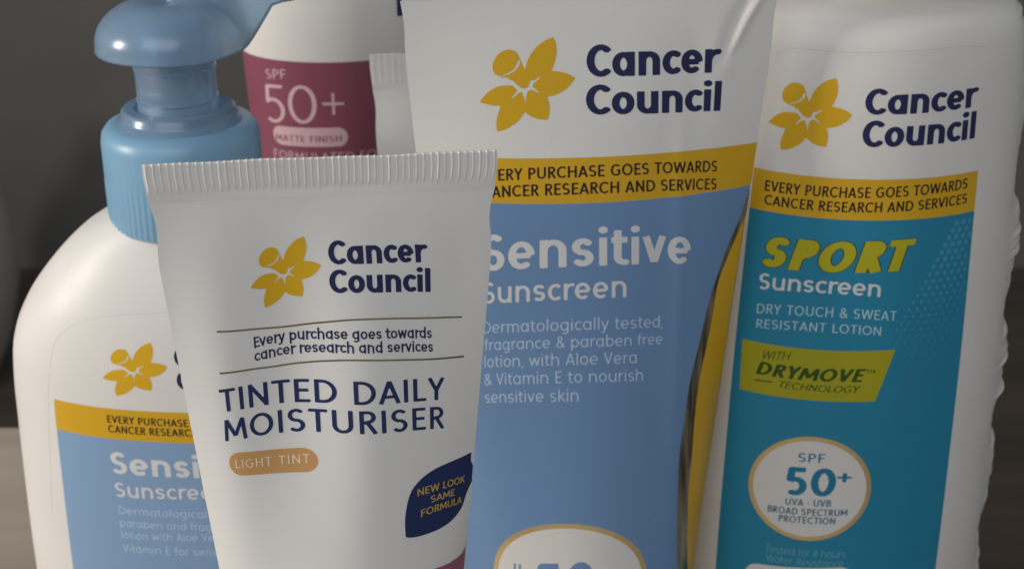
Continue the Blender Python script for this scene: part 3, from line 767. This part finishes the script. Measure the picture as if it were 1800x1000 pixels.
leaf = smooth_poly(L[:9], False, 5) + smooth_poly(L[8:] + [L[0]], False, 5)[1:-1]
badge = print_poly('leaf_badge', front, t, leaf, NAVY2, 0.025, 0.4)
lettering(front, badge, 'NEW LOOK', 'front_new', GOLDT, .15, res=22)
lettering(front, badge, 'SAME', 'front_same', GOLDT, .15, res=22)
lettering(front, badge, 'FORMULA', 'front_formula', GOLDT, .15, res=22)
sw = smooth_poly(PRINT['front_swirl'], False, 5)
print_poly('mauve_band', front, t, [(-32, 60), (-32, 92), (-15, 99), (2, 105)] + sw + [(33.5, 112), (33.5, 60)], MAUVE, 0.02, 0.7)

# ------------------------------------------------------------------ large blue and white tube
t = thing('sunscreen_tube', 'large blue and white sensitive sunscreen tube with yellow band, in the middle', 'tube', sens)
tube_body(sens, WHITE_G, t)
crimp(sens, WHITE_G, t, 56, 0.25, 2.5, seed=8)
tube_cap(sens, WHITE, t, 25.8)
flower(sens, t, 'sens_flower')
lettering(sens, t, 'Cancer', 'sens_cancer', NAVY, .235, track=-.05, con=1.32, res=40)
lettering(sens, t, 'Council', 'sens_council', NAVY, .235, track=-.05, con=1.32, res=40)
um = sens.smax
zt, zb = np.mean([p[1] for p in PRINT['sens_bandtop']]), np.mean([p[1] for p in PRINT['sens_bandbot']])
band = print_poly('yellow_band', sens, t, [(-um, zt), (um, zt), (um, zb), (-um, zb)], BANDY, 0.03, .45)
lettering(sens, band, 'EVERY PURCHASE GOES TOWARDS', 'sens_every', BROWN, .17, res=24)
lettering(sens, band, 'CANCER RESEARCH AND SERVICES', 'sens_research', BROWN, .17, res=24)
be = PRINT['sens_blueedge']; ye = PRINT['sens_yellowedge']
be = [(um, zb - .05)] + [p for p in be if p[1] < zb - 5] + [(26.6, 60), (27, 26.5)]
ye = [(um, 161)] + [p for p in ye if p[1] < 158] + [(32.3, 60), (33, 26.5)]
be, ye = [(min(p[0], um), p[1]) for p in be], [(min(p[0], um), p[1]) for p in ye]
bs, ys = smooth_poly(be, False, 5), smooth_poly(ye, False, 5)
panel = print_poly('blue_panel', sens, t, bs + [(-um, 26.5), (-um, zb - .05)], BLUE, 0.025, .6)
print_poly('foil_strip', sens, t, bs + ys[::-1], FOILS, 0.018, 0.6)
back = um * 1.35
print_poly('yellow_side', sens, t, ys + [(back, 26.5), (back, 161)], BANDY, 0.012, 0.8)
lettering(sens, panel, 'Sensitive', 'sens_name', INKW, .195, con=1.3, res=40)
lettering(sens, panel, 'Sunscreen', 'sens_sunscreen', INKW, .16, res=30, track=.02)
for k, s in enumerate(['Dermatologically tested,', 'fragrance & paraben free', 'lotion, with Aloe Vera', '& Vitamin E to nourish', 'sensitive skin']):
    lettering(sens, panel, s, 'sens_t%d' % (k + 1), INKP, .12, res=22, track=.03)
roundel = ring_print(sens, t, 'sens_oval', 0.93, FOIL, mat('roundel_white', (0.70, 0.68, 0.65), 0.4), 0.035)
lettering(sens, roundel, '50', 'sens_fifty', BLUE, .26, off=0.07, res=22)
lettering(sens, roundel, '+', 'sens_plus', BLUE, .22, off=0.07, res=22)
lettering(sens, roundel, 'SPF', 'sens_spf', BLUE, .20, off=0.07, res=14, rot=True)

# ------------------------------------------------------------------ tall teal bottle on the right
t = thing('lotion_bottle', 'tall white sport sunscreen bottle with teal label and torn right edge', 'bottle', sport)
bottle_body(sport, WHITE_B, t, nz=640)
lathe('neck', [(11.2, 207.9), (11.2, 210.5), (10.6, 211), (10.6, 213.5)], WHITE_B, t)
lathe('cap', [(19, 213.7), (20.3, 214.5), (20.5, 217), (20.5, 244), (19.6, 246.5), (15, 247.5)], WHITE_B, t, n=120)
mould_line(sport, t, 'sport_mould', WHITE_B, 0.07)
flower(sport, t, 'sport_flower')
lettering(sport, t, 'Cancer', 'sport_cancer', NAVY, .235, track=-.05, con=1.32, res=38)
lettering(sport, t, 'Council', 'sport_council', NAVY, .235, track=-.05, con=1.32, res=38)
B = PRINT['sport_band']
u0, u1 = (B[0][0] + B[2][0]) / 2, (B[1][0] + B[3][0]) / 2
zt, zb = (B[0][1] + B[1][1]) / 2, (B[2][1] + B[3][1]) / 2
band = print_poly('yellow_band', sport, t, [(u0, zt), (u1, zt), (u1, zb), (u0, zb)], BANDY, 0.03, .45)
lettering(sport, band, 'EVERY PURCHASE GOES TOWARDS', 'sport_every', BROWN, .17, res=24)
lettering(sport, band, 'CANCER RESEARCH AND SERVICES', 'sport_research', BROWN, .17, res=24)
label = print_poly('teal_label', sport, t, [(u0, zb - .03), (u1, zb - .03), (u1, 14), (u0, 14)], TEAL, 0.022, .5)
lettering(sport, label, 'SPORT', 'sport_name', GREEN, .27, con=1.3, shear=.20, grow=.028, off=0.042, res=46, name='lettering_outline')
lettering(sport, label, 'SPORT', 'sport_name', LIME, .27, con=1.3, shear=.20, off=0.06, res=46)
lettering(sport, label, 'Sunscreen', 'sport_sunscreen', INKW, .16, res=30)
lettering(sport, label, 'DRY TOUCH & SWEAT', 'sport_dry', INKT, .125, res=24, track=.06)
lettering(sport, label, 'RESISTANT LOTION', 'sport_resist', INKT, .125, res=24, track=.06)
banner = print_poly('lime_banner', sport, t, PRINT['sport_banner'], LIME2, 0.045, .3)
lettering(sport, banner, 'WITH', 'sport_with', GREEN, .11, shear=.22, res=22, off=.065)
lettering(sport, banner, 'DRYMOVE', 'sport_drymove', GREEN, .21, con=1.3, shear=.22, res=30, off=.065)
lettering(sport, banner, 'TM', 'sport_tm', GREEN, .13, res=10, off=.065)
lettering(sport, banner, 'TECHNOLOGY', 'sport_tech', GREEN, .13, shear=.22, res=22, off=.065)
print_stroke('dash', sport, banner, PRINT['sport_dash'], 0.36, GREEN, .065, cell=.15, butt=True)
roundel = ring_print(sport, t, 'sport_oval', 0.92, FOIL, mat('roundel_white', (0.70, 0.68, 0.65), 0.4), 0.035)
lettering(sport, roundel, 'SPF', 'sport_spf', TBLUE, .15, off=.07, res=22, track=.05)
lettering(sport, roundel, '50', 'sport_fifty', TBLUE, .20, off=.07, res=30)
lettering(sport, roundel, '+', 'sport_plus', TBLUE, .16, off=.07, res=14)
lettering(sport, roundel, 'UVA \u2022 UVB', 'sport_uva', GREYB, .18, off=.07, res=12)
lettering(sport, roundel, 'BROAD SPECTRUM', 'sport_broad', GREYB, .18, off=.07, res=12)
lettering(sport, roundel, 'PROTECTION', 'sport_prot', GREYB, .18, off=.07, res=12)
lettering(sport, label, 'Tested for 4 hours', 'sport_hours', HOURS, .09, res=14)
lettering(sport, label, 'Water Resistance', 'sport_water', HOURS, .09, res=14)
a, b, c = PRINT['sport_whitepill']
print_stroke('white_pill', sport, t, [a, b], 2 * abs(c[1] - a[1]), mat('roundel_white', (0.70, 0.68, 0.65), 0.4), .04, cell=.4)
def dots(name, m, rows, size, seed):
    V, F = [], []; rng = random.Random(seed)
    for (u, z, r) in rows:
        if r < .12 or u > u1 - r - .2: continue
        ring = [(u + r * math.cos(2 * PI * k / 10), z + r * math.sin(2 * PI * k / 10)) for k in range(10)]
        base = len(V); V += ring; F.append(tuple(range(base, base + 10)))
    return mesh_obj(name, lay(sport, V, 0.034), F, m, label)
D = PRINT['sport_dots']
ax = np.array(D[1]) - np.array(D[0]); ln = np.linalg.norm(ax); ax /= ln; nrm = np.array([ax[1], -ax[0]])
if nrm[0] < 0: nrm = -nrm
rows, rows2 = [], []
for i in range(-3, 60):
    for j in range(-1, 9):
        p = np.array(D[0]) + np.array([-6.5, -1.0]) + ax * (i * 2.05 + (j % 2) * 1.0) + nrm * (j * 2.0)
        fade = 1 - i / 19.0
        r = 0.78 * max(0, min(1, fade + .15)) * (1 - 0.07 * abs(j - 1))
        if p[1] > zb - 1.5: continue
        if i < 20 and j >= 0: rows.append((p[0], p[1], r))
for i in range(0, 30):
    for j in range(0, 8):
        p = np.array([u1 - 3.2, 143.0]) + np.array([-0.30, -0.954]) * (i * 2.1 + (j % 2) * 1.05) + np.array([-0.954, .30]) * (j * 1.75 - 2.2)
        r = 0.95 * math.sin(PI * min(1, (i + 1) / 30.0)) ** .7 * (1 - .085 * abs(j - 3))
        if p[1] < zb - 2: rows2.append((p[0], p[1], r))
dots('halftone_dots', TEALDOT2, rows2, 1, 2)
dots('halftone_dots', TEALDOT, rows, 1, 1)

# ------------------------------------------------------------------ pump bottle on the left
t = thing('pump_bottle', 'wide white pump bottle with translucent blue pump head and pale blue label', 'bottle', pump)
bottle_body(pump, WHITE_B, t, nz=150)
mould_line(pump, t, 'pump_mould', WHITE_B, 0.07)
flower(pump, t, 'pump_flower')
lettering(pump, t, 'Cancer', 'pump_cancer', NAVY, .235, track=-.05, con=1.32, rounded=True, res=20)
lettering(pump, t, 'Council', 'pump_council', NAVY, .235, track=-.05, con=1.32, rounded=True, res=20)
B = PRINT['pump_band']
u0 = (B[0][0] + B[2][0]) / 2; zt, zb = B[0][1] * .5 + B[1][1] * .5, B[2][1] * .5 + B[3][1] * .5
band = print_poly('yellow_band', pump, t, [(u0, zt), (-u0, zt), (-u0, zb), (u0, zb)], BANDY, 0.03, .45)
label = print_poly('blue_label', pump, t, [(u0, zb - .03), (-u0, zb - .03), (-u0, 14), (u0, 14)], BLUE_P, 0.022, .5)
lettering(pump, band, 'EVERY PURCHASE GOES TOWARDS', 'pump_every', BROWN, .17, res=14)
lettering(pump, band, 'CANCER RESEARCH AND SERVICES', 'pump_research', BROWN, .17, res=14)
lettering(pump, label, 'Sensitive', 'pump_name', INKW, .20, res=30)
lettering(pump, label, 'Sunscreen', 'pump_sunscreen', INKW, .16, res=24, track=.02)
for k, s in enumerate(['Dermatologically tested,', 'paraben and fragrance free', 'lotion with Aloe Vera &', 'Vitamin E for sensitive skin']):
    lettering(pump, label, s, 'pump_t%d' % (k + 1), INKP2, .12, res=12, track=.03)
zc = 152.0
pc = lathe('pump_collar', [(18.6, zc - 3.0), (19.6, zc - 2.6), (19.9, zc - 1.6), (19.9, zc + 9), (20.0, zc + 10), (20.0, zc + 19), (19.6, zc + 21.2), (18.4, zc + 22.8), (16.6, zc + 23.6)],
      COLLARB, t, n=360, ribs=72, rib_depth=0.22, rib_z=(zc - 1.7, zc + 9.2))
lathe('collar_ring', [(16.2, zc + 23.3), (15.6, zc + 24.2), (14.9, zc + 24.6), (14.5, zc + 25.4), (14.3, zc + 26.6), (13.6, zc + 27.3), (11.2, zc + 27.4), (10.6, zc + 26.2)], PUMPB, pc, n=120)
stem = [(10.2, zc + 26.4), (10.0, zc + 27.5)]
for zz in (29.6, 37.4):
    stem += [(9.95, zc + zz - .5), (10.25, zc + zz - .15), (10.25, zc + zz + .15), (9.95, zc + zz + .5)]
stem += [(9.9, zc + 50), (9.0, zc + 50.5)]
lathe('pump_stem', stem, PUMPB, t, n=120)
def pump_head():
    z0, az = zc + 42.2, math.radians(36)
    n, rings = 140, 26
    def plan(th):
        d = (th - az + PI) % (2 * PI) - PI
        c, s = math.cos(d), abs(math.sin(d))
        r = 18.9
        if c > 0:
            half = 9.6; L = 29.0
            rs = min(L / max(c, 1e-6), half / max(s, 1e-6)) if s > 1e-6 else L
            k = 6.0
            r = (r ** k + rs ** k) ** (1 / k)
        return r, d
    V, F = [], []
    for j in range(rings + 1):
        q = j / rings
        for i in range(n):
            th = 2 * PI * i / n; R, d = plan(th)
            ext = max(0.0, R - 19.3) / 10.0
            zr = z0 + 9.0 * min(1, ext * 1.6) + 1.0 * max(0, math.cos(d))
            H = 11.0 - 3.0 * min(1, ext * 1.5)
            # profile: small vertical skirt then a dome
            if q < 0.12: rr, zz = R * (1 - 0.012 * q / .12), zr + 2.2 * q / .12
            else:
                w = (q - .12) / .88; a = w * PI / 2
                rr, zz = R * 0.988 * math.cos(a) ** 0.9, zr + 2.2 + H * math.sin(a) ** 1.05
            ztop = z0 + 13.0
            m = sstep(0.35, 1.0, q) * min(1, ext * 1.2)
            zz = zz * (1 - m) + (ztop + .3) * m
            rho = rr
            zz -= 2.1 * math.exp(-(rho / 6.5) ** 2)          # thumb dimple
            V.append((rr * math.cos(th), rr * math.sin(th), zz))
    F = grid_faces(n, rings + 1)
    o = mesh_obj('pump_head', V, F, PUMPB, t)
    so = o.modifiers.new('wall', 'SOLIDIFY'); so.thickness = 1.3 * MM; so.offset = -1
    return o
pump_head()

# ------------------------------------------------------------------ rose labelled bottle at the back
t = thing('face_bottle', 'white bottle with rose pink SPF 50+ label, behind the blue pump', 'bottle', pink)
bottle_body(pink, WHITE_B, t, nz=120)
lathe('cap', [(13, 214.2), (15.5, 215), (15.5, 238), (14.5, 240), (10, 240.5)], WHITE_B, t)
ze = PRINT['pink_edge'][0][1]; um = pink.smax
label = print_poly('rose_label', pink, t, [(-um * 1.2, ze), (um * 1.2, ze), (um * 1.2, 30), (-um * 1.2, 30)], ROSE, .022, 1.0)
lettering(pink, label, 'SPF', 'pink_spf', ROSET, .13, res=22, track=.05)
lettering(pink, label, '50', 'pink_fifty', ROSET, .10, res=30, rounded=True)
a, b, c = PRINT['pink_plus']
mx, my = (a[0] + b[0]) / 2, (a[1] + c[1]) / 2
def plus(X, Y):
    hx, hy, w = (b[0] - a[0]) / 2, (c[1] - a[1]) / 2, .42
    return np.minimum(np.maximum(abs(X - mx) - hx, abs(Y - my) - w), np.maximum(abs(X - mx) - w, abs(Y - my) - hy))
print_sheet('plus_sign', pink, label, plus, (mx - 5, mx + 5, my - 5, my + 5), .14, ROSET, .05)
a, b, c = PRINT['pink_pill']
pill = print_stroke('finish_pill', pink, t, [a, b], 2 * abs(c[1] - a[1]), ROSET, .04, cell=.4)
lettering(pink, pill, 'MATTE FINISH', 'pink_matte', ROSE, .15, res=14, track=.04, off=.065)
lettering(pink, label, 'FORMULATED FOR', 'pink_form', ROSET, .12, res=14, track=.06)
N = PRINT['pink_navy']
print_poly('navy_mark', pink, t, [(N[0][0], N[0][1]), (N[1][0], N[0][1]), (N[1][0], N[2][1]), (N[0][0], N[2][1])], NAVY2, .03, .8)

# ------------------------------------------------------------------ small plain tube between them
t = thing('sample_tube', 'small plain white tube with faint ribbed crimp, tucked behind the large blue tube', 'tube', small)
tube_body(small, WHITE, t)
crimp(small, WHITE, t, 22, 0.14, 1.5, seed=5)
tube_cap(small, WHITE, t, 19.8)
